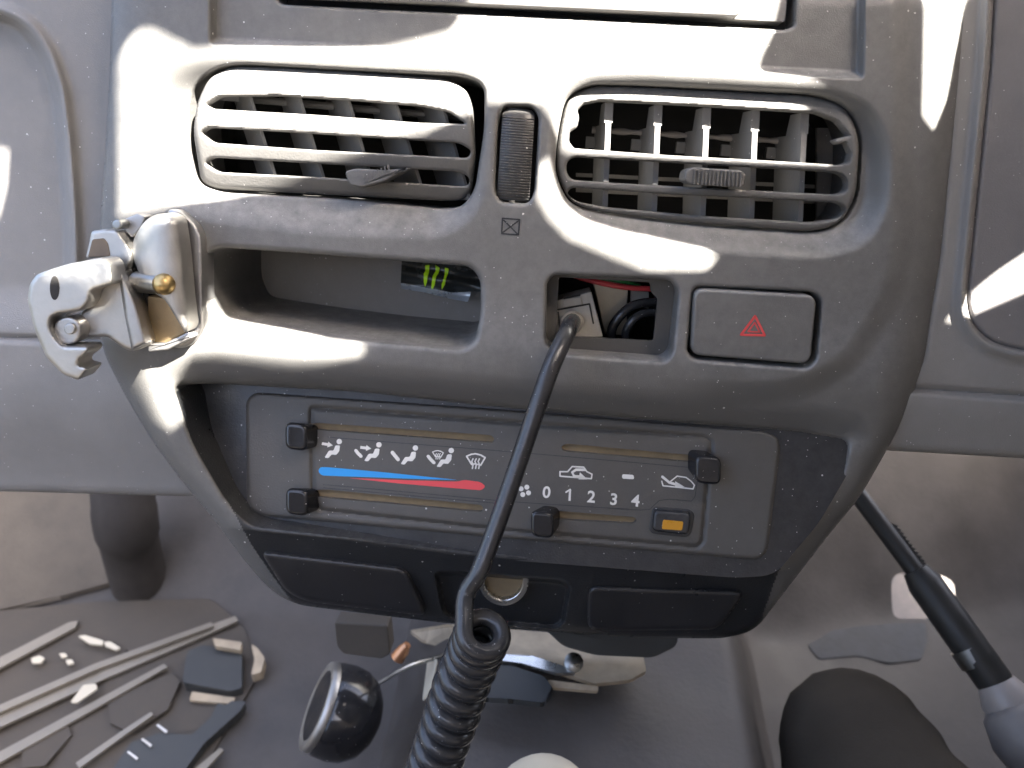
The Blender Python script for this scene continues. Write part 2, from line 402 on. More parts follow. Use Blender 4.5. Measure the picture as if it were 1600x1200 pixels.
# ================================================================== added unseen sheet above the frame, openings cut to shape the sun patches
T_GOBO = .5
def gob(pts, w=0):
    out = []
    for p in pts:
        q = F(p[0], p[1], p[2] if len(p) > 2 else w); k = (T_GOBO-(q@SUNF)); out.append(q+SUNF*k)
    return out
e1 = np.cross([0, 0, 1.], SUNF); e1 /= np.linalg.norm(e1); e2 = np.cross(SUNF, e1)
LIT = [
 ([(188, 66), (210, 48), (236, 46), (300, 78), (330, 76), (500, 62), (620, 46), (720, 20), (775, -60), (1262, -60), (1245, 5), (1217, 60), (1200, 105), (1270, 128), (1292, 142), (1290, 165), (1334, 236), (1100, 228), (905, 220), (872, 196), (850, 162), (765, 158), (738, 168), (670, 200), (505, 238), (386, 276), (310, 300), (250, 325), (188, 334)], 0),
 ([(842, 250), (872, 330), (905, 352), (960, 366), (1010, 372), (1085, 396), (1112, 416), (1098, 430), (1000, 430), (950, 410), (880, 380), (850, 348), (832, 318), (830, 260)], -3),
 ([(334, 438), (350, 450), (362, 490), (450, 518), (480, 533), (505, 548), (594, 556), (550, 571), (500, 578), (465, 579), (430, 577), (330, 566), (290, 570), (278, 600), (280, 630), (286, 650), (270, 678), (244, 655), (222, 612), (207, 592), (250, 570), (302, 545), (320, 520), (326, 480)], -2),
 ([(1437, -60), (1560, -60), (1530, 30), (1515, 70), (1496, 140), (1460, 202), (1434, 185)], -6),
 ([(1640, 370), (1550, 430), (1508, 465), (1474, 506), (1500, 500), (1640, 440)], -14),
 ([(-40, 180), (13, 190), (9, 250), (-4, 300), (-40, 330)], -20),
 ([(58, 432), (90, 415), (158, 400), (178, 412), (176, 445), (140, 458), (125, 440), (70, 440)], 34),
 ([(205, 372), (215, 345), (240, 330), (262, 330), (258, 352), (235, 365), (212, 392)], 22),
]
gs = [psdf(np.array([(float(q@e1)*1000, float(q@e2)*1000) for q in gob(pts, w)])) for pts, w in LIT]
RX0, RX1, RY0, RY1 = -700, 620, -560, 560
def gobo_sdf(x, y):
    d = np.maximum(np.maximum(RX0+4-x, x-RX1+4), np.maximum(RY0+4-y, y-RY1+4))
    for g in gs: d = np.maximum(d, -g(x, y))
    return d
V, f = gridplate((RX0, RX1, RY0, RY1), 3.0, gobo_sdf, lambda x, y: SUNF*T_GOBO+np.outer(x/1000, e1)+np.outer(y/1000, e2))
o = obj('gobo_panel', V, f, 'gobo', None, smooth=None)
V, f = gridplate((RX0+5, RX1-7, RY0+6, RY1-5), 3.7, lambda x, y: gobo_sdf(x, y)+.3, lambda x, y: SUNF*(T_GOBO+.0015)+np.outer(x/1000, e1)+np.outer(y/1000, e2))
obj('gobo_skin', V, f, 'gobo', o, smooth=None)
tag(o, 'pale grey sheet added overhead, openings cut to throw the sun patches', 'roof panel')
# unseen seat added behind the viewpoint to shape the dash's bounce and reflections
st = thing('seat_blocker', 'unseen cloth bench seat added to shape what the dashboard reflects', 'seat', loc_w=(0, -.8, 0))
def wbox(name, x0, x1, y0, y1, z0, z1, m, par):
    v = [(x, y, z) for z in (z0, z1) for x, y in ((x0, y0), (x1, y0), (x1, y1), (x0, y1))]
    return obj(name, v, [(3, 2, 1, 0), (4, 5, 6, 7), (0, 1, 5, 4), (1, 2, 6, 5), (2, 3, 7, 6), (3, 0, 4, 7)], m, par, world=True)
for _x, _n, _l in ((.80, 'door_blocker', 'unseen dark door trim added right of the footwell to block low sky'), (-1.0, 'door_blocker', 'unseen dark door trim added left of the footwell to block low sky')):
    tag(wbox(_n, _x, _x+.05, -.9, .5, -.02, .46, 'darkpl', None), _l, 'door trim', 'added door sky blockers')  # unseen trims added to block low sky light from the sides
wbox('seat_cushion', -.75, .75, -.95, -.5, .08, .30, 'seat', st)
wbox('backrest', -.75, .75, -1.1, -.95, .2, .95, 'seat', st)
# ================================================================== CENTRE CONSOLE
con = thing('center_console', 'dark grey dusty plastic centre console with vents, heater sliders and hazard switch', 'console', F(800, 960, 0))
OUT = rpoly([(176, -60), (172, 100), (163, 250), (154, 380), (150, 480), (160, 548), (200, 627), (240, 693), (283, 750), (333, 810), (377, 870), (412, 912), (440, 934), (470, 946), (665, 970), (782, 982), (1000, 996), (1130, 998), (1180, 986), (1214, 940), (1300, 830), (1345, 775), (1410, 660), (1450, 560), (1478, 400), (1495, 250), (1512, 100), (1524, -60)], 26)
H_RADIO = rpoly([(430, -80), (432, -2), (440, 7), (1226, 47), (1241, 42), (1247, -80)], 6)
H_VL = rpoly([(295, 176), (304, 134), (335, 107), (372, 100), (592, 112), (725, 119), (757, 132), (757, 200), (742, 298), (722, 324), (690, 327), (530, 311), (342, 301), (309, 288), (299, 235)], 22)
H_VR = rpoly([(866, 270), (872, 205), (884, 150), (920, 131), (1000, 133), (1276, 147), (1326, 166), (1346, 215), (1340, 310), (1316, 352), (1272, 365), (1099, 353), (940, 335), (890, 322)], 24)
H_TW = rpoly([(786, 165), (832, 166), (842, 182), (835, 300), (826, 319), (782, 316), (773, 300), (778, 185)], 12)
H_CUB = rpoly([(322, 396), (345, 387), (480, 396), (630, 408), (735, 416), (751, 436), (751, 490), (742, 534), (722, 546), (600, 535), (480, 520), (380, 505), (336, 497), (322, 460)], 16)
H_SOC = rpoly([(854, 441), (866, 429), (1046, 437), (1060, 452), (1050, 553), (1038, 565), (880, 553), (853, 540)], 12)
H_HAZ = rpoly([(1083, 447), (1270, 456), (1283, 468), (1275, 563), (1262, 576), (1085, 562), (1073, 550)], 14)
H_REC = rpoly([(271, 602), (330, 599), (560, 612), (800, 638), (1050, 659), (1240, 675), (1326, 690), (1320, 730), (1272, 812), (1206, 890), (1150, 894), (1000, 882), (740, 862), (560, 840), (390, 820), (352, 780), (300, 690)], 18)
H_LIT = rpoly([(676, 892), (700, 890), (880, 905), (893, 916), (884, 975), (868, 985), (712, 972), (690, 960)], 12)
s_out, s_rec, s_cub = psdf(OUT), psdf(H_REC), psdf(H_CUB)
HOLES = [(psdf(H_RADIO), 26, 5), (psdf(H_VL), 40, 5), (psdf(H_VR), 40, 5), (psdf(H_TW), 20, 6), (s_cub, 85, 9), (psdf(H_SOC), 16, 7), (psdf(H_HAZ), 14, 6), (s_rec, 0, 9)]
s_lit = psdf(H_LIT)
s_bl = psdf(rpoly([(205, 150), (240, 100), (330, 84), (560, 96), (720, 104), (766, 128), (772, 200), (762, 310), (738, 352), (690, 378), (500, 372), (330, 352), (240, 330), (205, 260)], 40))
s_br = psdf(rpoly([(852, 230), (862, 150), (905, 116), (1000, 112), (1290, 128), (1372, 160), (1400, 230), (1394, 330), (1362, 386), (1290, 410), (1150, 402), (1000, 386), (900, 352), (860, 310)], 40))
s_pil = psdf(rpoly([(-200, -300), (1402, -300), (1404, 360), (1392, 452), (1325, 560), (1235, 606), (1000, 602), (-200, 560)], 40))
s_up = psdf(rpoly([(327, -200), (327, 70), (600, 84), (1350, 124), (1356, -200)], 10))
def hw(px, py): return HP.at(px, py, 0)[..., 2]*1000
def wfas(px, py):
    w = np.zeros_like(px)
    dl = -s_bl(px, py); dr = -s_br(px, py)
    w -= 9*sstep(0, 62, dl)*sstep(200, 330, px)+10*sstep(0, 50, dr)
    du = -s_up(px, py); w -= 6.5*sstep(-2, 13, du)
    # slight swell of the middle, then the brow rolling under above the heater recess
    w += 4*np.exp(-((py-560-.045*(px-600))/75.)**2)
    w -= np.where(px > 1000, 4*sstep(-14, 30, s_pil(px, py))*sstep(1000, 1200, px), 0)
    dR = s_rec(px, py)
    top = (py < 605+.068*(px-330)+40) & (py < 760)
    brow = fillet(np.maximum(dR, 0), 52, 15)
    w += brow*sstep(-10, 70, px-230)*(1-sstep(-20, 40, py-(602+.07*(px-300))))
    # lower panel below the lip leans back
    lip = 826+.078*(px-400)
    w -= np.where(py > lip, np.minimum(13, (py-lip)*.11)*sstep(0, 10, py-lip), 0)
    # recess floor
    fl = hw(px, py)
    w -= 9*sstep(0, 9, -s_lit(px, py))
    # outer roll-off
    d = np.maximum(-s_out(px, py), 0)
    rp = np.where(px > 800, 74, 62)*(1-sstep(560, 700, py))+np.where(px < 800, 24, 34)*sstep(560, 700, py)
    rp = rp*(1-.5*sstep(880, 960, py))
    w += fillet(d, rp, 1)*rp*np.where(px > 800, .30, .13+.17*sstep(520, 620, py))
    for s_, dep, r in HOLES: w += fillet(np.maximum(s_(px, py), 0), r, r*.30)
    return w
def fas_sdf(x, y):
    d = s_out(x, y)
    for s_, dep, r in HOLES: d = np.maximum(d, -s_(x, y))
    return d
def fas_wall(x, y):
    best = np.abs(s_out(x, y)); dep = np.full(x.shape, 32.)
    for s_, dd, r in HOLES:
        a = np.abs(s_(x, y)); dd = np.maximum(5, wfas(x, y)-hw(x, y)+3) if s_ is s_rec else dd; dep = np.where(a < best, dd, dep); best = np.minimum(best, a)
    return dep
V, f = gridplate((120, 1560, -56, 1010), 2.3, fas_sdf, lambda x, y: F(x, y, wfas(x, y)), fas_wall)
fa = obj('fascia', V, f, 'fascia', con, smooth=50)
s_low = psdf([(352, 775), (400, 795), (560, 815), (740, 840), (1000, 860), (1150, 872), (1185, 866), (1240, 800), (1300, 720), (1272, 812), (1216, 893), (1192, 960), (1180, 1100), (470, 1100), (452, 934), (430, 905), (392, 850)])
def proj(P):
    c = (P-CAMF)@A.T; return 800-FPX*c[..., 0]/c[..., 2], 600+FPX*c[..., 1]/c[..., 2]
fa.data.materials.append(M['lower'])  # darker plastic on the lower face and recess walls
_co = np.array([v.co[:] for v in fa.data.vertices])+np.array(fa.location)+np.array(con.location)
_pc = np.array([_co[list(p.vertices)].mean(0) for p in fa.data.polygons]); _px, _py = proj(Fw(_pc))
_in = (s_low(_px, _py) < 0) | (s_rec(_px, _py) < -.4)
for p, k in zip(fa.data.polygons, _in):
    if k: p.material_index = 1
# dark liner of the heater recess (thin skin laid in the recess, black wings and lip)
# --- radio blank behind the top slot
btn('radio_blank', rpoly([(440, -90), (442, -10), (1226, 34), (1238, -90)], 4), FP, -9, -20, 0, 'radio', con)
rb = btn('radio_tray', rpoly([(443, -90), (443, -6), (1150, 26), (1158, 20), (1160, -90)], 8), FP, -3, -9, 4, 'radio', con)
btn('slot_back', rpoly([(415, -120), (415, 30), (1255, 75), (1262, -120)], 3), FP, -24, -26, 0, 'void', con)
# --- left vent
def wvl(x, y):
    yc = 190+.03*(x-520); r = (y-yc)/100.
    d = np.maximum(-s_vl(x, y), 0)
    return -1.5-7*np.clip(r, -1.4, 1.6)**2*np.where(r > 0, 1.15, .5)+fillet(d, 9, 3)
VL = rpoly([(302, 205), (308, 160), (326, 122), (362, 103), (430, 105), (592, 115), (700, 124), (728, 138), (738, 165), (743, 245), (736, 300), (722, 313), (700, 314), (500, 304), (335, 295), (314, 284)], 16)
s_vl = psdf(VL)
SL = [rpoly([(321, 163), (342, 150), (436, 149), (546, 156), (655, 165), (700, 174), (729, 194), (655, 192), (499, 180), (330, 170)], 7),
      rpoly([(313, 207), (324, 199), (467, 207), (600, 216), (717, 223), (737, 235), (732, 247), (600, 240), (499, 235), (330, 223)], 9),
      rpoly([(319, 254), (330, 246), (517, 257), (717, 268), (734, 277), (733, 290), (717, 291), (499, 277), (339, 269)], 9)]
ssl = [psdf(p) for p in SL]
def sd(x, y):
    d = s_vl(x, y)
    for s_ in ssl: d = np.maximum(d, -s_(x, y))
    return d
av = thing  # (air vents are parts: their frame mesh parents the vanes)
V, f = gridplate((295, 750, 95, 320), 2.2, sd, lambda x, y: F(x, y, wvl(x, y)+sum(fillet(np.maximum(s_(x, y), 0), 4, 1.0) for s_ in ssl)), 5.5, back=5.5)
vl = obj('air_vent', V, f, 'vent', con)
def duct(P, top, bot, parent, name='vent_duct'):
    P = inset(P, -3); n = len(P); a = F(P[:, 0], P[:, 1], top); b = a-np.array([0, 0, (top-bot)/1000])
    b2 = a.mean(0)+(a-a.mean(0))*1.0-np.array([0, 0, (top-bot)/1000])
    V = np.concatenate([a, b2]); f = [(i, (i+1) % n, n+(i+1) % n, n+i) for i in range(n)]+[tuple(range(n, 2*n))]
    return obj(name, V, f, 'void', parent)
duct(H_VL, -14, -75, vl)
for x0, y0, x1, y1 in ((388, 140, 436, 292), (465, 140, 512, 298), (542, 146, 588, 304), (616, 152, 664, 308), (690, 158, 735, 312)):
    a, b = F(x0, y0, -13), F(x1, y1, -13)
    dv = np.array([-.018, -.002, -.026])
    V, f = slab([a, b, b+dv, a+dv], .0016); obj('vane', V, f, 'vane', vl)
mb = MB()
a = F(330, 150, -32); b = F(735, 185, -32); mb.add(*tube([a, b], .002, 8)); mb.build('linkage_rod', 'vane', vl)
mb = MB(); P = rpoly([(538, 268), (556, 263), (600, 266), (640, 262), (600, 284), (566, 293), (546, 290)], 6)
button(P, FP, 3, -10, 3, mb)
for i in range(8):
    x = 568+i*5.6; y = 283-i*2.2; ribbon([(x-1, y-9), (x+1.5, y+2)], 2.2, FP, 3.5, mb, .9)
mb.build('vent_tab', 'vent', vl)
# --- right vent (its top blade has broken away)
VR = rpoly([(868, 268), (874, 205), (886, 153), (921, 134), (1000, 136), (1275, 150), (1323, 168), (1343, 216), (1337, 308), (1313, 350), (1271, 362), (1099, 350), (941, 332), (892, 319)], 22)
OPN = [rpoly([(902, 172), (912, 162), (938, 157), (1100, 165), (1276, 176), (1308, 188), (1328, 212), (1318, 214), (1303, 219), (1309, 226), (1322, 222), (1330, 240), (1326, 254), (1312, 258), (1200, 251), (1050, 243), (897, 232), (889, 222), (890, 206), (902, 198), (905, 184)], 3),
       rpoly([(897, 245), (1050, 254), (1200, 263), (1308, 269), (1325, 280), (1322, 300), (1308, 304), (1150, 296), (1000, 288), (893, 281), (884, 268), (886, 252)], 10),
       rpoly([(893, 293), (1050, 304), (1200, 311), (1310, 317), (1324, 326), (1312, 342), (1270, 348), (1099, 338), (946, 324), (900, 315), (885, 302)], 11)]
s_vr = psdf(VR); sop = [psdf(p) for p in OPN]
def sd2(x, y):
    d = s_vr(x, y)
    for s_ in sop: d = np.maximum(d, -s_(x, y))
    return d
V, f = gridplate((862, 1350, 128, 368), 2.2, sd2, lambda x, y: F(x, y, -5.0-3*((y-245-.06*(x-1100))/110.)**2+fillet(np.maximum(-s_vr(x, y), 0), 7, 2.2)+sum(fillet(np.maximum(s_(x, y), 0), 4.5, 1.3) for s_ in sop)), 7, back=7)
vr = obj('air_vent', V, f, 'vent', con)
duct(H_VR, -16, -85, vr)
for x0, y0, x1, y1 in ((952, 160, 945, 332), (1029, 164, 1022, 338), (1105, 168, 1098, 344), (1181, 172, 1174, 350), (1258, 176, 1250, 356)):
    a, b = F(x0, y0, -15), F(x1, y1, -15); g = np.array([-.004, 0, -.034])
    m1, m2 = a*.9+b*.1, a*.82+b*.18
    mb = MB(); mb.add(*slab([m2, b, b+g, m2+g], .0028)); mb.add(*slab([a, m2, m2+g*.45+[0, 0, -.004], a+g*.3+[0, 0, -.004]], .0042))
    q = a*.72+b*.28+g; mb.add(*slab([q, q+[0, -.006, 0], q+[-.006, -.006, 0], q+[-.006, 0, 0]], .004))
    mb.build('vane', 'vane', vr)
pth = [F(925+i*20.5, 203+i*1.2, -46) for i in range(16)]
V, f = tube([p for q in pth for p in (q, q+np.array([.0035, 0, 0]))], [.0013 if (i//2) % 2 else .0019 for i in range(32)], 10)
obj('linkage_rod', V, f, 'grip', vr)
mb = MB()
for k, (y0, y1) in enumerate(((270, 276), (290, 300))):
    mb.add(*slab([F(900, y0, -62), F(1300, y0+20, -62), F(1300, y1+20, -62), F(900, y1, -62)], .003))
mb.add(*slab([F(1275, 200, -58), F(1300, 200, -58), F(1300, 345, -58), F(1275, 345, -58)], .003))
mb.build('damper_frame', 'tray', vr)
mb = MB(); P = rpoly([(1071, 266), (1082, 261), (1158, 266), (1166, 272), (1164, 290), (1156, 293), (1078, 288), (1069, 282)], 6)
button(P, FP, 5, -12, 3, mb)
for i in range(13): ribbon([(1086+i*6, 266+i*.35), (1085+i*6, 287+i*.35)], 2.6, FP, 5.8, mb, 1.0)
mb.build('vent_tab', 'vent', vr)
# --- thumb wheel between the vents
mb = MB(); NR = 34
rows = []
for j in range(NR*4+1):
    t = j/(NR*4); y = 170+t*143; lx = 786+(-10)*t; rx = 836-9*t
    if t < .06: lx += 5*(1-t/.06); rx -= 5*(1-t/.06)
    bulge = -1+5.5*math.sqrt(max(0, 1-((t-.5)*2.04)**2)); rib = .55*(1 if (j % 4) in (1, 2) else 0)*(1 if t > .1 else 0)
    for k in range(7):
        s_ = k/6; x = lx+(rx-lx)*s_; e = -2.2*abs(2*s_-1)**4
        rows.append(F(x, y+(s_-.5)*4, bulge+rib+e-3))
f = [(j*7+k, j*7+k+1, (j+1)*7+k+1, (j+1)*7+k) for j in range(NR*4) for k in range(6)]
mb.add(rows, f); mb.build('thumb_wheel', 'wheel', con, smooth=30)
btn('wheel_recess', inset(H_TW, -4), FP, -13, -16, 0, 'void', con)
# embossed square with a cross
mb = MB()
for p in ([(785, 341), (812, 343)], [(812, 343), (810, 367)], [(810, 367), (784, 365)], [(784, 365), (785, 341)], [(787, 344), (808, 365)], [(810, 345), (786, 363)]): ribbon(p, 2.2, FP, float(wfas(np.array([797.]), np.array([353.]))[0])+.35, mb, .8)
mb.build('embossed_mark', 'trim', con)
# --- storage tray
btn('tray_back', rpoly([(400, 360), (780, 380), (780, 520), (400, 500)], 3), FP, -84, -88, 0, 'tray', con)
# --- socket opening: flange, dark box, boxes and wires behind
flo = psdf(rpoly([(840, 415), (1075, 425), (1065, 580), (835, 570)], 4)); fli = psdf(rpoly([(873, 433), (1016, 441), (1017, 456), (1028, 467), (1021, 533), (869, 525)], 3))
V, f = gridplate((832, 1078, 412, 584), 2.5, lambda x, y: np.maximum(flo(x, y), -fli(x, y)), lambda x, y: F(x, y, np.full_like(x, -14.)), 3, back=3)
obj('socket_flange', V, f, 'plate', con)
duct(rpoly([(850, 418), (1060, 425), (1050, 570), (845, 560)], 4), -18, -95, con, 'socket_cavity')
Pz = rpoly([(925, 432), (982, 438), (978, 524), (945, 522)], 2); btn('metal_box', Pz, FP, -45, -70, 1, 'zinc', con)
mb = MB(); mb.add(*tube(spline([F(1040, 470, -40), F(985, 480, -34), (F(955, 520, -34)), F(975, 560, -40)], 30), .0028, 10))
mb.add(*tube(spline([F(1040, 488, -36), F(1000, 492, -32), F(978, 520, -32), F(985, 560, -36)], 30), .0026, 10)); mb.build('black_wire', 'cord', con)
V, f = tube(spline([F(880, 425, -40), F(930, 440, -38), F(980, 449, -40), F(1030, 452, -44)], 24), .0016, 8); obj('red_wire', V, f, 'wred', con)
V, f = tube(spline([F(900, 428, -44), F(960, 437, -42), F(1000, 447, -46)], 24), .0014, 8); obj('green_wire', V, f, 'wgreen', con)
btn('back_clip', rpoly([(985, 452), (1014, 456), (1014, 482), (985, 480)], 2), FP, -50, -60, 1, 'conn', con)
# --- hazard switch
hz = btn('hazard_button', rpoly([(1085, 451), (1277, 462), (1267, 570), (1079, 555)], 18, 7), FP, 3.0, -12, 5, 'fascia', con)
mb = MB()
def tri(a, b, c, wd):
    a, b, c = map(np.array, (a, b, c))
    for p, q in ((a, b), (b, c), (c, a)): ribbon([p, q], wd, FP, 3.28, mb, .2, cap=True)
tri((1180, 494), (1158, 523), (1195, 524), 3.6); tri((1179.5, 504), (1169, 518), (1187, 519), 2.2)
mb.build('warning_triangle', 'hazred', hz)
btn('hazard_recess', inset(H_HAZ, -4), FP, -12.5, -16, 0, 'void', con)
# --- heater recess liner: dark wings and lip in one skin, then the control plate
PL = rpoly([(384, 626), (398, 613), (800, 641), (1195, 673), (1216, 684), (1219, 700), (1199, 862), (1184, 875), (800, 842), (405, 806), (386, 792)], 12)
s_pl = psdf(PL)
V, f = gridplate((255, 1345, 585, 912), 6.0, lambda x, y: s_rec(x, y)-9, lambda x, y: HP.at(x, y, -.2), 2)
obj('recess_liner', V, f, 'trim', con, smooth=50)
INS = rpoly([(486, 637), (1100, 683), (1112, 690), (1097, 848), (1088, 855), (800, 830), (500, 797), (490, 780)], 7)
s_ins = psdf(INS)
def wpl(x, y): return np.clip(s_ins(x, y)/2., -1, 1)
def plpos(x, y):
    d = np.abs(s_ins(x, y)); h = 2.0-1.6*np.exp(-(d/3.2)**2)+np.where(s_ins(x, y) < 0, .3, 0)
    h = h+fillet(np.maximum(-s_pl(x, y), 0), 7, 1.8); return HP.at(x, y, h)
SLT = [rpoly([(480, 662), (500, 661), (768, 680), (773, 686), (770, 692), (500, 672), (480, 671)], 5),
       rpoly([(480, 766), (510, 765), (752, 789), (756, 795), (752, 800), (500, 777), (480, 776)], 5),
       rpoly([(876, 698), (884, 693), (1090, 712), (1090, 723), (880, 705)], 5),
       rpoly([(862, 798), (882, 799), (990, 808), (996, 812), (990, 818), (878, 812), (862, 811)], 4)]
sst = [psdf(p) for p in SLT]
def sdp(x, y):
    d = s_pl(x, y)
    for s_ in sst: d = np.maximum(d, -s_(x, y))
    return d
V, f = gridplate((378, 1226, 605, 880), 2.5, sdp, plpos, 4.5)
cp = obj('control_panel', V, f, 'plate', con, smooth=35)
for P in SLT:
    Q = inset(P, -2); btn('slider_track', Q, HP, .4, -1, 0, 'slot', cp)
# thin score lines of the printed panel
mb = MB(); 
for p in ([(512, 683), (650, 694), (800, 706), (950, 719), (1085, 731)], [(505, 757), (650, 770), (800, 784), (1000, 797), (1015, 796), (1030, 782), (1046, 780), (1080, 783), (1086, 776), (1092, 734)], [(505, 762), (650, 775), (795, 788)]):
    ribbon(spline([(*q, 0) for q in p], 40)[:, :2] if len(p) < 6 else p, 1.3, HP, 2.42, mb, .1, cap=False)
mb.build('score_lines', 'trim', cp)
# airflow symbols
HT = 2.5
mb = MB()
def fig(x, y, s=1.0):
    button(circ(x+19*s, y-12*s, 4.2*s, 14), HP, HT, HT-.25, 0, mb)
    button(rpoly([(x+13*s, y-6*s), (x+20*s, y-6*s), (x+19*s, y+3*s), (x+14*s, y+9*s), (x+7*s, y+8*s), (x+2*s, y+14*s), (x-4*s, y+13*s), (x+3*s, y+2*s), (x+10*s, y+2*s)], 2), HP, HT, HT-.25, 0, mb)
def arrow(x0, y0, x1, y1, w=6):
    a, b = np.array([x0, y0]), np.array([x1, y1]); e = (b-a)/np.linalg.norm(b-a); n = np.array([-e[1], e[0]])
    c = b-e*8; button(np.array([a+n*w*.35, c+n*w*.35, c+n*w*.75, b, c-n*w*.75, c-n*w*.35, a-n*w*.35]), HP, HT, HT-.25, 0, mb)
fig(511, 705-3+0); arrow(503, 693, 520, 696)
fig(573, 710-3); arrow(563, 699, 580, 701)
ribbon([(556, 704), (559, 708), (564, 713)], 5, HP, HT, mb)
fig(630, 716-4); ribbon([(613, 707), (617, 712), (622, 718)], 5.5, HP, HT, mb)
fig(686, 720-4); ribbon([(669, 713), (673, 718), (678, 723)], 5, HP, HT, mb)
def screen(x, y, s, t):
    ribbon([(x-14*s, y-8*s), (x-7*s, y-11*s), (x, y-12*s), (x+8*s, y-10*s), (x+15*s, y-6*s)], t, HP, HT, mb, cap=False)
    ribbon([(x-14*s, y-8*s), (x-6*s, y+5*s)], t, HP, HT, mb); ribbon([(x+15*s, y-6*s), (x+8*s, y+6*s)], t, HP, HT, mb)
    ribbon([(x-6*s, y+4*s), (x, y+4*s), (x+8*s, y+5.5*s)], t*.9, HP, HT, mb, cap=False)
    for k in (-5, 0, 5):
        ribbon([(x+k*s+1, y-4*s), (x+k*s-1*s, y), (x+k*s+1.2*s, y+5*s), (x+k*s, y+11*s)], t*.9, HP, HT, mb)
screen(743, 721, 1.0, 2.4); screen(684, 711, .58, 1.5)
mb.build('airflow_symbols', 'white', cp, smooth=None); mb = MB()
def car(x, y): return [(x-25, y-1), (x-13, y-1), (x-6, y-9), (x+12, y-8), (x+17, y-1), (x+25, y+3), (x+24, y+10), (x-25, y+6), (x-25, y-1)]
def loop_line(p, wd):
    for a, b in zip(p[:-1], p[1:]): ribbon([a, b], wd, HP, HT, mb)
loop_line(car(900, 738), 2.2)
ribbon([(914, 734), (900, 734), (894, 738), (897, 744), (908, 745)], 4.2, HP, HT, mb); button(np.array([(906, 738), (918, 749), (904, 749)]), HP, HT, HT-.25, 0, mb)
button(rpoly([(972, 741), (990, 742), (991, 749), (972, 748)], 3), HP, HT, HT-.25, 0, mb)
loop_line([(1048, 752), (1058, 744), (1072, 746), (1080, 752), (1085, 758), (1083, 764), (1036, 759), (1034, 752)], 2.0)
ribbon([(1035, 745), (1046, 754), (1060, 758)], 4, HP, HT, mb); button(np.array([(1055, 752), (1070, 761), (1055, 761)]), HP, HT, HT-.25, 0, mb)
for k in range(4):
    a = k*math.pi/2+.5; button(circ(820+6.6*math.cos(a), 767+6.6*math.sin(a), 3.9, 12), HP, HT, HT-.25, 0, mb)
mb.build('recirculation_symbols', 'white', cp, smooth=None)
mb = MB()
button(rpoly([(500, 730), (512, 730), (600, 738), (715, 750), (640, 748), (560, 745), (530, 744), (503, 743), (497, 737)], 4), HP, HT, HT-.25, 0, mb); mb.build('cold_stripe', 'blue', cp, smooth=None)
mb = MB()
button(rpoly([(545, 747), (640, 750.5), (715, 752.5), (725, 750), (750, 753), (759, 760), (752, 766), (700, 762), (620, 755)], 4), HP, HT, HT-.25, 0, mb); mb.build('hot_stripe', 'red', cp, smooth=None)
def text(ch, x, y, hpx):
    c = bpy.data.curves.new('t', 'FONT'); c.body = ch; c.size = 1; c.extrude = .02; c.offset = .022; c.align_x = 'CENTER'; c.align_y = 'CENTER'
    o = bpy.data.objects.new('t', c); me = bpy.data.meshes.new_from_object(o); bpy.data.objects.remove(o)
    v = np.array([w_.co[:] for w_ in me.vertices]); v[:, :2] -= (v[:, :2].max(0)+v[:, :2].min(0))/2
    s = hpx*.36/1000/(v[:, 1].max()-v[:, 1].min())
    p0 = HP.at(x, y, HT); cs, sn = math.cos(.012), math.sin(.012); u2 = HP.u*cs-HP.v*sn; v2 = HP.v*cs+HP.u*sn
    P = p0+np.outer(v[:, 0]*s*1.0, u2)+np.outer(v[:, 1]*s, v2)+np.outer(np.clip(v[:, 2], -1, 1)*.005, HP.n)
    return P, [tuple(p.vertices) for p in me.polygons]
mb = MB()
ribbon([(884.5, 769), (890.8, 765), (891, 765)], 2.6, HP, HT, mb); ribbon([(890.8, 765), (889.8, 782.5)], 3.4, HP, HT, mb, cap=False)
for ch, x, y in (('0', 854, 769), ('2', 924, 776), ('3', 959, 780), ('4', 993, 782)): mb.add(*text(ch, x, y, 19))
mb.build('fan_numbers', 'white', cp, smooth=None)
# slider knobs: front face nearer the viewer, body running back to the track
def knob(front, lean, top=12.5):
    P = np.asarray(front, float); n = len(P); loops = []
    base = HP.at(P[:, 0], P[:, 1], top); base = base-np.outer(np.full(n, (top-1.5)/1000), HP.n); c = base.mean(0)+np.array(lean)/1000
    base = c+(base-base.mean(0))*.86
    loops.append(base)
    for t in (0, .2, .4, .6, .8, 1, 1.01):
        a = min(t, 1)*math.pi/2; I = inset(P, 6*(1-math.cos(a))+(1.2 if t > 1 else 0)); loops.append(HP.at(I[:, 0], I[:, 1], top)-HP.n*(2.4*(1-math.sin(a))/1000))
    V = np.concatenate(loops); f = []
    for k in range(len(loops)-1):
        for i in range(n): j = (i+1) % n; f.append((k*n+i, k*n+j, (k+1)*n+j, (k+1)*n+i))
    f.append(tuple(range((len(loops)-1)*n, len(loops)*n)))
    return V, f
for x0, x1, y0, y1, lean in ((444, 480, 659, 706, (4.0, 0, 0)), (445, 481, 762, 808, (4.0, 0, 0)), (1086, 1128, 711, 759, (-4, 3, 0)), (829, 866, 797, 843, (3.5, 2.5, 0))):
    P = rpoly([(x0, y0), (x1, y0+4), (x1-1, y1), (x0, y1-4)], 13, 7)
    V, f = knob(P, lean); obj('slider_knob', V, f, 'gloss', cp, smooth=50)
# air button with amber window
btn('button_surround', rpoly([(1020, 791), (1078, 796), (1086, 804), (1080, 834), (1072, 840), (1020, 834), (1014, 828)], 7), HP, 2.6, 0, 1.5, 'trim', con)
ac = btn('push_button', rpoly([(1022, 797), (1081, 802), (1076, 837), (1019, 831)], 10, 7), HP, 6.0, 1, 5, 'trim', con)
btn('amber_window', rpoly([(1036, 812), (1068, 815), (1066, 829), (1034, 827)], 3), HP, 6.25, 5.5, .8, 'amber', ac)
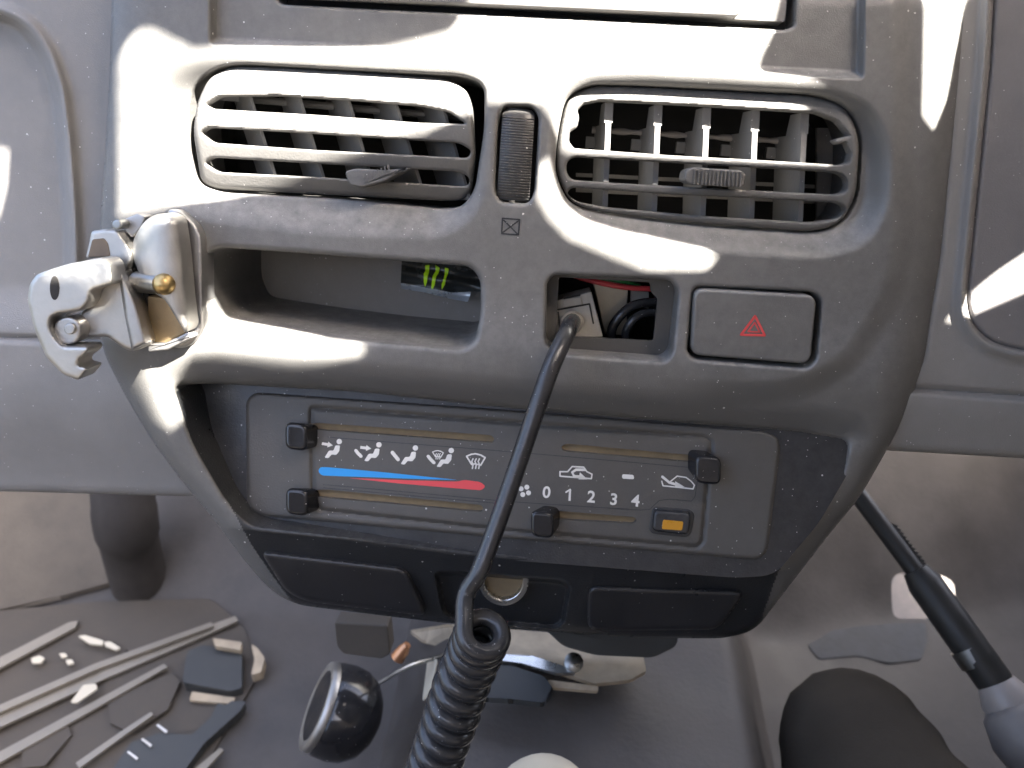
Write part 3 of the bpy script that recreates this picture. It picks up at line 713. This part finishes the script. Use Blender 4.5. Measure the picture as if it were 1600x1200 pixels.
# --- lower row: drawer, lighter socket, blank cover
def wl(x, y): return float(wfas(np.array([float(x)]), np.array([float(y)]))[0])
low = Plane((865, 150), F(540, 900, wl(540, 895)))
gplate('ashtray_drawer', rpoly([(406, 861), (634, 888), (668, 963), (478, 940), (446, 924)], 16, 7), low, 4.5, 12, 8, 2.5, 'black', con)
low2 = Plane((865, 150), F(1040, 950, wl(1040, 950)))
gplate('blank_cover', rpoly([(918, 915), (1166, 924), (1122, 984), (918, 986)], 18, 7), low2, 4, 12, 8, 2.5, 'black', con)
lowc = Plane((865, 150), F(790, 920, wl(790, 945)))
aa = np.linspace(math.radians(-14), math.radians(196), 40)
arc_o = np.stack([787+39*np.cos(aa), 908+39*np.sin(aa)], 1); arc_i = np.stack([787+30*np.cos(aa), 908+30*np.sin(aa)], 1)
lro = btn('lighter_socket', np.concatenate([arc_o, arc_i[::-1]]), lowc, 9, 0, 2, 'steel', con)
btn('socket_plug', np.concatenate([arc_i, [(758, 898), (816, 900)]]), lowc, 5.5, 0, 0, 'slot', con)
# ================================================================== wrapper in the tray
wr = thing('drink_wrapper', 'crumpled black wrapper with three lime green claw stripes inside the tray', 'wrapper', F(690, 470, -60))
wp = Fascia(-62)
def wwr(x, y, h): return F(x, y, -60+2.2*np.sin(x*.07+y*.05)+1.5*np.sin(y*.21-x*.04)+h)
def wplate(name, P, m, h, par):
    s_ = psdf(P); x0, y0 = P.min(0)-3; x1, y1 = P.max(0)+3
    V, f = gridplate((x0, x1, y0, y1), 1.6, s_, lambda x, y: wwr(x, y, h), .4, back=.4); return obj(name, V, f, m, par)
wplate('black_film', rpoly([(628, 400), (760, 404), (760, 456), (742, 455), (705, 458), (668, 452), (626, 443)], 2), 'wrapblk', 0, wr)
wplate('silver_edge', rpoly([(626, 442), (668, 450), (705, 457), (736, 456), (731, 472), (700, 466), (665, 457), (627, 451)], 2), 'wrapsil', .9, wr)
for P in ([(664, 415), (671, 414), (670, 426), (668, 432), (667, 441), (664, 449), (662, 441), (662, 427), (665, 423)], [(680, 414), (687, 419), (685, 427), (681, 433), (679, 446), (674, 457), (674, 446), (676, 431), (681, 423)], [(695, 418), (701, 420), (700, 428), (697, 434), (695, 445), (690, 453), (690, 444), (693, 436), (695, 428)]):
    wplate('claw_stripe', rpoly(P, 1), 'green', .8, wr)
# ================================================================== passenger-side and driver-side dash panels
def dash(name, label, OUTP, wfun, m, hole=None):
    t = thing(name, label, 'dash panel', F(*np.mean(OUTP, 0), -30)); s_ = psdf(OUTP); x0, y0 = OUTP.min(0)-4; x1, y1 = OUTP.max(0)+4
    V, f = gridplate((x0, x1, y0, y1), 2.8, s_, lambda x, y: F(x, y, wfun(x, y)+fillet(np.maximum(-s_(x, y), 0), 14, 4.5)), 40)
    obj('panel_skin', V, f, m, t, smooth=50); return t
LO = rpoly([(-160, -80), (196, -80), (192, 100), (183, 250), (172, 380), (168, 480), (176, 545), (216, 620), (258, 690), (312, 776), (240, 774), (60, 769), (-160, 764)], 4)
ARC = rpoly([(-300, 22), (0, 18), (40, 38), (72, 80), (92, 140), (102, 220), (108, 300), (112, 380), (112, 440), (70, 532), (-300, 530)], 20)
s_la = psdf(ARC)
def wlp(x, y):
    w = -25-15*sstep(560, 780, y)**2
    w = w-9*sstep(0, 14, -s_la(x, y))*(1-sstep(440, 525, y))+5*np.exp(-((s_la(x, y)-6)/9.)**2)*(y < 500)
    seam = 526+.035*x; w = w-3.0*np.exp(-((y-seam)/3.2)**2)+2.0*sstep(seam, seam+14, y)
    return w
pd = dash('passenger_dash_panel', 'grey dash panel with curved lid recess, left of the console', LO, wlp, 'panel')
RO = rpoly([(1490, -80), (1780, -80), (1780, 728), (1600, 716), (1388, 704), (1372, 700), (1400, 650), (1440, 560), (1466, 400), (1484, 200)], 4)
INSR = rpoly([(1562, -200), (1545, 100), (1525, 300), (1508, 470), (1516, 505), (1545, 535), (1590, 548), (1900, 570), (1900, -200)], 22)
s_in = psdf(INSR)
def wrp(x, y):
    w = -14+4*np.exp(-((s_in(x, y)-7)/9.)**2)*1.0-4*sstep(-5, 6, -s_in(x, y))
    cr = 608+.07*(x-1450); w = w-2.5*np.exp(-((y-cr)/5.)**2)+3.5*sstep(cr, cr+12, y)*(1-sstep(cr+20, cr+110, y))
    return w
dd = dash('driver_dash_panel', 'grey dash panel with dark rounded insert, right of the console', RO, wrp, 'panel')
V, f = gridplate((1500, 1790, -84, 575), 2.6, lambda x, y: np.maximum(s_in(x, y)+1, x-1784), lambda x, y: F(x, y, -13+fillet(np.maximum(-s_in(x, y)-3, 0), 8, 2.5)), 6)
obj('dark_insert', V, f, 'panel2', dd)
# ================================================================== metal lock bracket at the console's left edge
lk = thing('lock_bracket', 'bare aluminium lock bracket with brass ball bolted on the console edge', 'bracket', F(270, 545, 0))
LH = rpoly([(205, 395), (209, 372), (222, 350), (238, 336), (262, 332), (278, 342), (286, 400), (292, 470), (298, 510), (290, 522), (258, 468), (232, 452), (216, 425)], 10); s_lh = psdf(LH)
V, f = gridplate((200, 302, 328, 526), 2.2, s_lh, lambda x, y: F(x, y, 8+17*np.sqrt(np.maximum(0.02, 1-((x-248-.08*(y-340))/52.)**2))-6*np.clip((352-y)/22., 0, 1)**2+fillet(np.maximum(-s_lh(x, y), 0), 6, 2)), 10)
obj('lock_housing', V, f, 'alu', lk, smooth=60)
gplate('mounting_plate', rpoly([(262, 326), (280, 328), (306, 350), (316, 370), (318, 470), (318, 512), (305, 536), (285, 545), (255, 540), (262, 460)], 8), FP, 7, 14, 6, 2, 'alum2', lk)
btn('key_recess', rpoly([(230, 462), (258, 466), (296, 510), (292, 520), (258, 536), (232, 537)], 4), FP, 12, 2, 2, 'brassd', lk)
btn('recess_lip', rpoly([(229, 537), (258, 536), (294, 518), (300, 528), (262, 547), (231, 550)], 3), FP, 15, 2, 3, 'alum2', lk)
def ball(name, px, py, w, r, m, par):
    V, f = lathe([(-r*math.cos(a), r*math.sin(a)) for a in np.linspace(.02, math.pi-.02, 16)], F(px, py, w), [0, 0, 1], 28); return obj(name, V, f, m, par, smooth=60)
ball('brass_ball', 256, 444, 26, .0055, 'brass', lk)
V, f = tube([F(215, 440, 16), F(252, 444, 22)], .0055, 16); obj('pivot_pin', V, f, 'bolt', lk)
btn('dark_gap', rpoly([(205, 415), (232, 440), (232, 536), (222, 500), (208, 460)], 3), FP, 10, 0, 1, 'void', lk)
ja = gplate('clamp_jaw', rpoly([(46, 444), (58, 428), (104, 413), (160, 402), (173, 412), (178, 444), (142, 454), (140, 471), (133, 480), (126, 486), (90, 491), (79, 497), (78, 512), (86, 528), (99, 541), (138, 541), (140, 549), (131, 557), (124, 562), (122, 570), (132, 573), (140, 575), (124, 595), (98, 585), (72, 558), (54, 516), (43, 470)], 7), FP, 36, 12, 6, 2.2, 'alu', lk)
btn('slot_hole', circ(85, 450, 7.5, 18, 19), FP, 36.3, 30, .5, 'void', ja)
mb = MB(); hexp = [(104+23*math.cos(a+.3), 517+21*math.sin(a+.3)) for a in np.linspace(0, 2*math.pi, 6, endpoint=False)]
button(circ(104, 517, 22, 26), FP, 32, 16, 4, mb); button(circ(108, 514, 9, 16), FP, 33.5, 30, 2, mb); mb.build('round_bolt', 'alum2', lk)
gplate('clamp_arm', rpoly([(126, 487), (140, 480), (160, 446), (178, 423), (188, 423), (212, 478), (229, 538), (222, 545), (204, 549), (188, 541), (168, 526), (132, 528), (120, 522)], 6), FP, 24, 11, 6, 2, 'alu', lk)
gplate('arm_bevel', rpoly([(184, 424), (190, 424), (214, 478), (230, 537), (206, 548), (196, 500)], 3), FP, 26.5, 5, 7, 2.2, 'alum2', lk)
gplate('upper_link', rpoly([(143, 361), (163, 358), (184, 360), (205, 392), (208, 406), (196, 425), (184, 420), (176, 412), (160, 402), (134, 404), (140, 378)], 5), FP, 17, 11, 5, 1.5, 'alu', lk)
btn('link_pocket', rpoly([(144, 374), (162, 372), (168, 380), (172, 400), (160, 401), (137, 402)], 3), FP, 17.4, 12, .6, 'pocket', lk)
btn('screw', circ(182, 351, 8, 20), FP, 18, 5, 3, 'bolt', lk)
btn('pivot_plate', rpoly([(190, 344), (214, 334), (226, 338), (222, 352), (206, 372), (196, 362)], 3), FP, 10, 0, 2, 'alum2', lk)
# ================================================================== coiled microphone cord
cd = thing('coiled_cord', 'black coiled rubber cord plugged into the open switch socket', 'cord', F(700, 1190, 30))
RC = .0047
axs = spline([F(756, 986, 74), F(749, 1002, 66), F(740, 1024, 60), F(726, 1056, 57), F(708, 1110, 55), F(688, 1168, 53), F(666, 1230, 51), F(640, 1300, 49)], 500)
Lc = np.concatenate([[0], np.cumsum(np.linalg.norm(np.diff(axs, axis=0), axis=1))])
Tn = np.gradient(axs, axis=0); Tn /= np.linalg.norm(Tn, axis=1, keepdims=True)
COILD = -1; pitch = .0104; RH = .0098; hel = []
for k in range(int(Lc[-1]/pitch*32)):
    s_ = k/32*pitch; i = min(np.searchsorted(Lc, s_), len(axs)-1); c = axs[i]; t = Tn[i]
    e1_ = np.array([1., 0, 0]); e1_ = e1_-t*(e1_@t); e1_ /= np.linalg.norm(e1_); e2_ = np.cross(t, e1_)
    a = math.pi+COILD*2*math.pi*k/32; rr = RH*(1+.1*min(1, s_/.05))
    hel.append(c+rr*(math.cos(a)*e1_+math.sin(a)*e2_))
hel = np.array(hel)
dh = hel[1]-hel[0]
path = spline([F(895, 503, -16), F(893, 505, -2), F(884, 524, 16), F(862, 572, 30), F(838, 640, 38), F(805, 738, 46), F(772, 832, 55), F(748, 895, 62), hel[0]-dh*8, hel[0]], 140)
V, f = tube(np.concatenate([path[:-1], hel]), RC, 14)
obj('rubber_cord', V, f, 'cord', cd, smooth=80)
V, f = lathe([(-.002, .0062), (.004, .0062), (.006, .0052), (.008, .0048)], F(894, 504, -16), F(888, 514, 0)-F(894, 504, -16), 24); obj('strain_relief', V, f, 'conn', cd)
pg = btn('plug_block', rpoly([(868, 470), (924, 456), (942, 526), (868, 530)], 2), FP, -19, -40, 1.5, 'conn', cd)
btn('latch', rpoly([(880, 468), (907, 464), (909, 476), (881, 480)], 1), FP, -17.5, -20, 1, 'conn', pg)
mb = MB()
for p in ([(872, 484), (921, 475), (927, 505)], [(872, 488), (876, 520)], [(881, 466), (906, 461)]):
    for a, b in zip(p[:-1], p[1:]): ribbon([a, b], 2.6, FP, -18.6, mb, .5)
mb.build('seam', 'void', pg)
# ================================================================== gear lever knob
gb = FD(497, 1102, .60); axg = A.T@np.array([.86, -.40, -.27]); axg /= np.linalg.norm(axg)
gl = thing('gear_knob', 'glossy black gear knob with a silver ring, left of the tunnel', 'gear knob', FD(560, 1150, .62))
q = .00050
V, f = lathe([(0, 50*q), (6*q, 64*q), (16*q, 70*q), (38*q, 72*q), (58*q, 69*q), (78*q, 58*q), (92*q, 40*q), (100*q, 18*q), (103*q, 3*q)], gb, axg, 48); obj('knob_body', V, f, 'gloss', gl, smooth=60)
V, f = lathe([(-2*q, 57*q), (-4*q, 60*q), (-2*q, 66*q), (5*q, 68*q), (9*q, 67*q), (6*q, 60*q)], gb, axg, 48); obj('silver_ring', V, f, 'alu', gl, smooth=60)
V, f = lathe([(-3*q, 2*q), (-3*q, 50*q), (0, 57*q), (3*q, 57*q)], gb, axg, 48); obj('knob_cap', V, f, 'black', gl, smooth=60)
V, f = tube([W(FD(552, 1126, .625)), hit(552, 1136)], .006, 12); obj('lever_shaft', V, f, 'bolt', gl, world=True)
# ================================================================== parking brake lever under the driver's dash
pb = thing('parking_brake_lever', 'black toothed parking brake rod with grey grip, hanging under the right dash panel', 'parking brake', FD(1590, 1150, .58))
a, b, c, d = FD(1335, 765, .66), FD(1440, 905, .62), FD(1552, 1062, .585), FD(1568, 1088, .58)
V, f = tube([a, b, FD(1455, 925, .617)], [.0075, .0075, .0075], 16); rod = obj('toothed_rod', V, f, 'rod', pb)
mb = MB(); dr = (b-a)/np.linalg.norm(b-a); sd_ = np.cross(dr, A.T@np.array([0, 0, 1.])); sd_ /= np.linalg.norm(sd_)
if (A@sd_)[0] < 0: sd_ = -sd_
for i in range(13):
    p = a+(b-a)*(.45+.042*i); p2 = p+dr*.0045
    V_, f_ = slab([p+sd_*.005, p2+sd_*.005, p2+sd_*.0105, p+sd_*.0075], .006); mb.add(V_, f_)
mb.build('teeth', 'rod', rod)
V, f = tube([FD(1430, 890, .622), FD(1445, 912, .618), c, FD(1558, 1070, .583)], [.010, .0135, .0135, .0125], 20); obj('rod_sleeve', V, f, 'rod', pb)
V, f = tube([FD(1512, 1010, .597)-0, FD(1530, 1036, .592)], [.0141, .0141], 20); obj('worn_band', V, f, 'bolt', pb)
V, f = tube([FD(1556, 1066, .584), FD(1572, 1092, .579), FD(1578, 1100, .578)], [.0135, .0185, .019], 20); obj('grip_collar', V, f, 'grip', pb)
V, f = tube([FD(1572, 1098, .578), FD(1582, 1112, .575), FD(1606, 1150, .568), FD(1640, 1200, .558), FD(1665, 1238, .555)], [.016, .022, .0265, .0235, .014], 28); obj('grip_knob', V, f, 'grip2', pb, smooth=70)
# ================================================================== person's leg beside the tunnel
def kp(px, py, d): return W(FD(px, py, d))
hipk = [kp(1470, 1560, .46), kp(1430, 1380, .52), kp(1375, 1255, .57), kp(1342, 1180, .605)]
knee = kp(1332, 1160, .625)
sh = hit(1400, 1010)
foot = np.array([knee[0]+.02, knee[1]-.10, .07])
ptsL = [*hipk, knee, knee*.6+foot*.4+np.array([0, .01, -.0]), foot, foot+np.array([.005, .03, -.03]), foot+np.array([.01, .14, -.035])]
radL = [.088, .08, .066, .060, .054, .05, .038, .036, .03]
sp = spline(np.hstack([np.array(ptsL), np.array(radL)[:, None]]), 90)
V, f = tube(sp[:, :3], sp[:, 3], 28)
V = V+np.stack([.0007*np.sin(V[:, 1]*190+V[:, 2]*120), .0007*np.sin(V[:, 0]*160+V[:, 2]*210), .0007*np.sin(V[:, 0]*120-V[:, 1]*170)], -1)
o = obj('person', V, f, 'cloth', None, world=True, smooth=180); tag(o, "person's bent leg in dark brown trousers, right of the tunnel", 'person')
# ================================================================== gear lever base plate, torn boot, cable
def onf(px, py, dz=.004): return hit(px, py, dz)
def slabpx(name, pts, th, m, par=None, dz=.003, r=4, label=None, cat=None, group=None, wob=0):
    P = rpoly(pts, r, 3); top = np.array([onf(x, y, dz+th+wob*math.sin(i*1.7)) for i, (x, y) in enumerate(P)]); n = len(P)
    bot = top-np.array([0, 0, th]); V = np.concatenate([top, bot]); f = [tuple(range(n)), tuple(range(2*n-1, n-1, -1))]+[(i, n+i, n+(i+1) % n, (i+1) % n) for i in range(n)]
    o = obj(name, V, f, m, par, world=True)
    if label: tag(o, label, cat, group)
    return o
sb = thing('shift_plate', 'rust stained cream shift plate with a screw, behind the coiled cord', 'plate', loc_w=onf(860, 1060))
slabpx('base_plate', [(640, 985), (700, 975), (1000, 1000), (1010, 1048), (985, 1062), (930, 1068), (880, 1052), (800, 1030), (660, 1000)], .004, 'rust', sb, .02)
slabpx('sunlit_edge', [(785, 1022), (830, 1024), (880, 1040), (900, 1052), (870, 1052), (815, 1036), (780, 1032)], .003, 'steel', sb, .028)  # shiny pale strip stands in for sun striking the plate
slabpx('lower_edge', [(855, 1062), (935, 1072), (935, 1080), (860, 1074)], .003, 'rust', sb, .025)
slabpx('sunlit_side', [(668, 1030), (684, 1030), (672, 1080), (660, 1092)], .004, 'cream', sb, .03)  # pale strip stands in for sunlight along this side
V, f = lathe([(0, .007), (.004, .007), (.006, .004), (.006, .001)], onf(896, 1036, .03), [0, -.5, 1], 20); obj('screw', V, f, 'bolt', sb, world=True)
bt = slabpx('torn_boot', [(720, 1035), (800, 1040), (850, 1056), (866, 1078), (850, 1098), (800, 1092), (760, 1090), (720, 1080)], .006, 'darkpl', None, .024, 6, 'torn charcoal rubber boot lying below the cream shift plate', 'boot', wob=.003)
V, f = tube(spline([W(FD(1060, 985, .66)), W(FD(1062, 1020, .66)), W(FD(1046, 1054, .655)), W(FD(990, 1070, .65)), W(FD(930, 1062, .65)), W(FD(880, 1034, .655)), W(FD(800, 985, .67))], 60), .0032, 10)
tag(obj('cable', V, f, 'rod', None, world=True), 'thin black cable looping under the console above the shift plate', 'cable')
V, f = tube(spline([W(FD(590, 1068, .58)), W(FD(640, 1040, .60)), W(FD(700, 1022, .63)), W(FD(800, 985, .66))], 40), .0018, 8)
tag(obj('thin_wire', V, f, 'bolt', None, world=True), 'thin grey wire running from behind the gear knob to the cord', 'wire')
o = btn('heater_duct', rpoly([(840, 975), (1062, 985), (1058, 1012), (1020, 1030), (930, 1026), (880, 1012)], 10), Fascia(-75), 0, -40, 6, 'darkpl'); tag(o, 'dark plastic duct hanging below the console centre', 'duct')
o = btn('support_bracket', rpoly([(522, 972), (606, 978), (610, 1022), (596, 1030), (536, 1022), (526, 1010)], 5), Fascia(-70), 0, -14, 3, 'mat'); tag(o, 'dull grey support bracket below the ashtray drawer', 'bracket')
V, f = lathe([(0, .002), (.003, .006), (.012, .005), (.018, .003)], FD(618, 1032, .62), A.T@np.array([.5, .7, .2]), 16); tag(obj('copper_terminal', V, f, 'copper', None), 'small copper terminal above the gear knob', 'terminal')
V, f = lathe([(0, .036), (.010, .034), (.018, .026), (.022, .012), (.023, .001)], Fw(onf(850, 1270, .006)), Fw(onf(850, 1270, .006)+np.array([0, -.3, 1]))-Fw(onf(850, 1270, .006)), 32); tag(obj('sunlit_cap', V, f, 'cream', None, smooth=70), 'domed cap coloured sunlit pale cream at the bottom edge on the tunnel', 'cap')  # pale colour carries the sunlight falling on this cap
# ================================================================== clutter on the passenger floor
slabpx('floor_mat', [(-60, 960), (150, 940), (330, 935), (385, 985), (400, 1060), (330, 1180), (260, 1300), (-120, 1300)], .004, 'mat', None, .001, 14, 'worn dark rubber mat on the passenger floor under the strips', 'floor mat')
for pts, lb in (([(-30, 1042), (108, 972), (122, 970), (118, 980), (-30, 1060)], 'shortest pale metal strip, lying at the far left of the mat'),
                ([(-30, 1122), (150, 1042), (368, 962), (372, 970), (300, 1002), (160, 1062), (-30, 1150)], 'widest pale metal strip, lying diagonally across the mat'),
                ([(-30, 1190), (120, 1110), (256, 1037), (262, 1042), (126, 1120), (-30, 1208)], 'thin pale metal strip, lying below the widest strip'),
                ([(118, 1192), (190, 1142), (236, 1112), (240, 1117), (190, 1152), (124, 1200)], 'short faint metal strip, lying beside the charcoal part'),
                ([(300, 1204), (344, 1168), (350, 1172), (312, 1212)], 'small pale metal strip, lying right of the charcoal part')):
    slabpx('metal_strip', pts, .003, 'strip', None, .009, 2, lb, 'metal strip', 'metal strips on the passenger floor')
cpv = thing('charcoal_part', 'charcoal plastic part with white ticks on the passenger floor', 'plastic part', loc_w=onf(290, 1150))
slabpx('plate_body', [(170, 1210), (205, 1160), (250, 1145), (300, 1148), (330, 1120), (340, 1098), (352, 1102), (362, 1095), (384, 1096), (376, 1110), (320, 1160), (280, 1215)], .01, 'darkpl', cpv, .006, 3)
for x, y in ((253, 1139), (229, 1161), (207, 1181)): slabpx('white_tick', [(x-9, y-6), (x-6, y-8), (x+9, y+3), (x+6, y+6)], .001, 'white', cpv, .0175, 1)
slabpx('dark_box', [(292, 1018), (316, 1008), (378, 1016), (378, 1075), (360, 1080), (285, 1066)], .012, 'darkpl', None, .004, 5, 'dull dark box lying right of the metal strips', 'box')
slabpx('bent_tab', [(392, 1006), (402, 1012), (414, 1028), (408, 1050), (392, 1055), (398, 1030)], .012, 'rust', None, .008, 4, 'curled tan tab right of the dark box', 'tab')
slabpx('folded_card', [(332, 997), (378, 1003), (376, 1016), (336, 1009)], .006, 'rust', None, .018, 2, 'small tan card behind the dark box', 'card')
for k, (pts, lb) in enumerate((([(122, 994), (132, 992), (162, 1001), (160, 1008), (140, 1006)], 'long white sun glint patch on the mat'), ([(163, 1003), (172, 1002), (188, 1012), (182, 1016), (164, 1009)], 'white sun glint patch touching the long glint patch'), ([(48, 1028), (62, 1024), (70, 1028), (64, 1036), (50, 1036)], 'round white sun glint patch left on the mat'), ([(92, 1021), (102, 1020), (106, 1026), (96, 1028)], 'tiny white sun glint patch in the middle of the mat'), ([(102, 1031), (112, 1030), (116, 1036), (106, 1039)], 'tiny white sun glint patch nearest the widest strip'), ([(110, 1097), (130, 1070), (150, 1068), (152, 1076), (120, 1098)], 'bright white sun glint patch lying on the widest strip'))):  # pale chips stand in for sun glints on the floor
    slabpx('glint_patch', pts, .002, 'cream', None, .012 if k < 5 else .018, 2, lb, 'glint patch', 'painted sun glints on the passenger floor')
# driver's footwell: blue grey ledge under the hole, toe board step
slabpx('worn_ledge', [(1262, 1008), (1300, 985), (1345, 978), (1400, 974), (1446, 973), (1450, 1000), (1440, 1030), (1390, 1036), (1340, 1024), (1280, 1030)], .001, 'bluish', None, .0015, 6, 'worn blue grey ledge below the hole in the floor', 'ledge')
slabpx('carpet', [(-60, 742), (168, 742), (200, 800), (250, 876), (190, 905), (100, 930), (0, 952), (-60, 960)], .006, 'carpet', None, .004, 8, 'worn tan carpet flap on the toe board below the passenger panel', 'carpet')
V, f = tube(spline([W(FD(190, 745, .78)), W(FD(196, 810, .79)), W(FD(206, 860, .83)), hit(214, 905)-np.array([0, 0, .04])], 24), [.030]*6+[.031]*6+[.029]*12, 20)  # solid form put in for the soft shadow gap here
tag(obj('shadow_form', V, f, 'shadow_form', None, world=True), 'thick dark form standing in for the shadow gap behind the passenger dash panel', 'shadow_form')
# more broken trim on the mat
for k, (pts, m_, lb) in enumerate((([(-30, 1114), (150, 1036), (330, 972), (334, 978), (152, 1045), (-30, 1126)], 'strip', 'slim pale rail lying along the upper edge of the widest strip'),
        ([(168, 1092), (268, 1052), (282, 1064), (262, 1108), (206, 1146), (172, 1130)], 'mat', 'flat brown broken trim shard between the thin strip and the short faint strip'),
        ([(40, 1150), (104, 1126), (112, 1148), (70, 1196), (30, 1200)], 'mat', 'flat brown broken trim shard at the lower left under the thin strip'),
        ([(196, 1012), (250, 1000), (258, 1010), (214, 1034)], 'mat', 'small brown broken trim shard above the widest strip'),
        ([(300, 1080), (368, 1090), (362, 1100), (296, 1094)], 'rust', 'narrow tan broken trim sliver above the charcoal part'))):
    slabpx('trim_shard', pts, .003, m_, None, .006 if k else .014, 2, lb, 'trim shard', 'broken trim on the passenger floor')
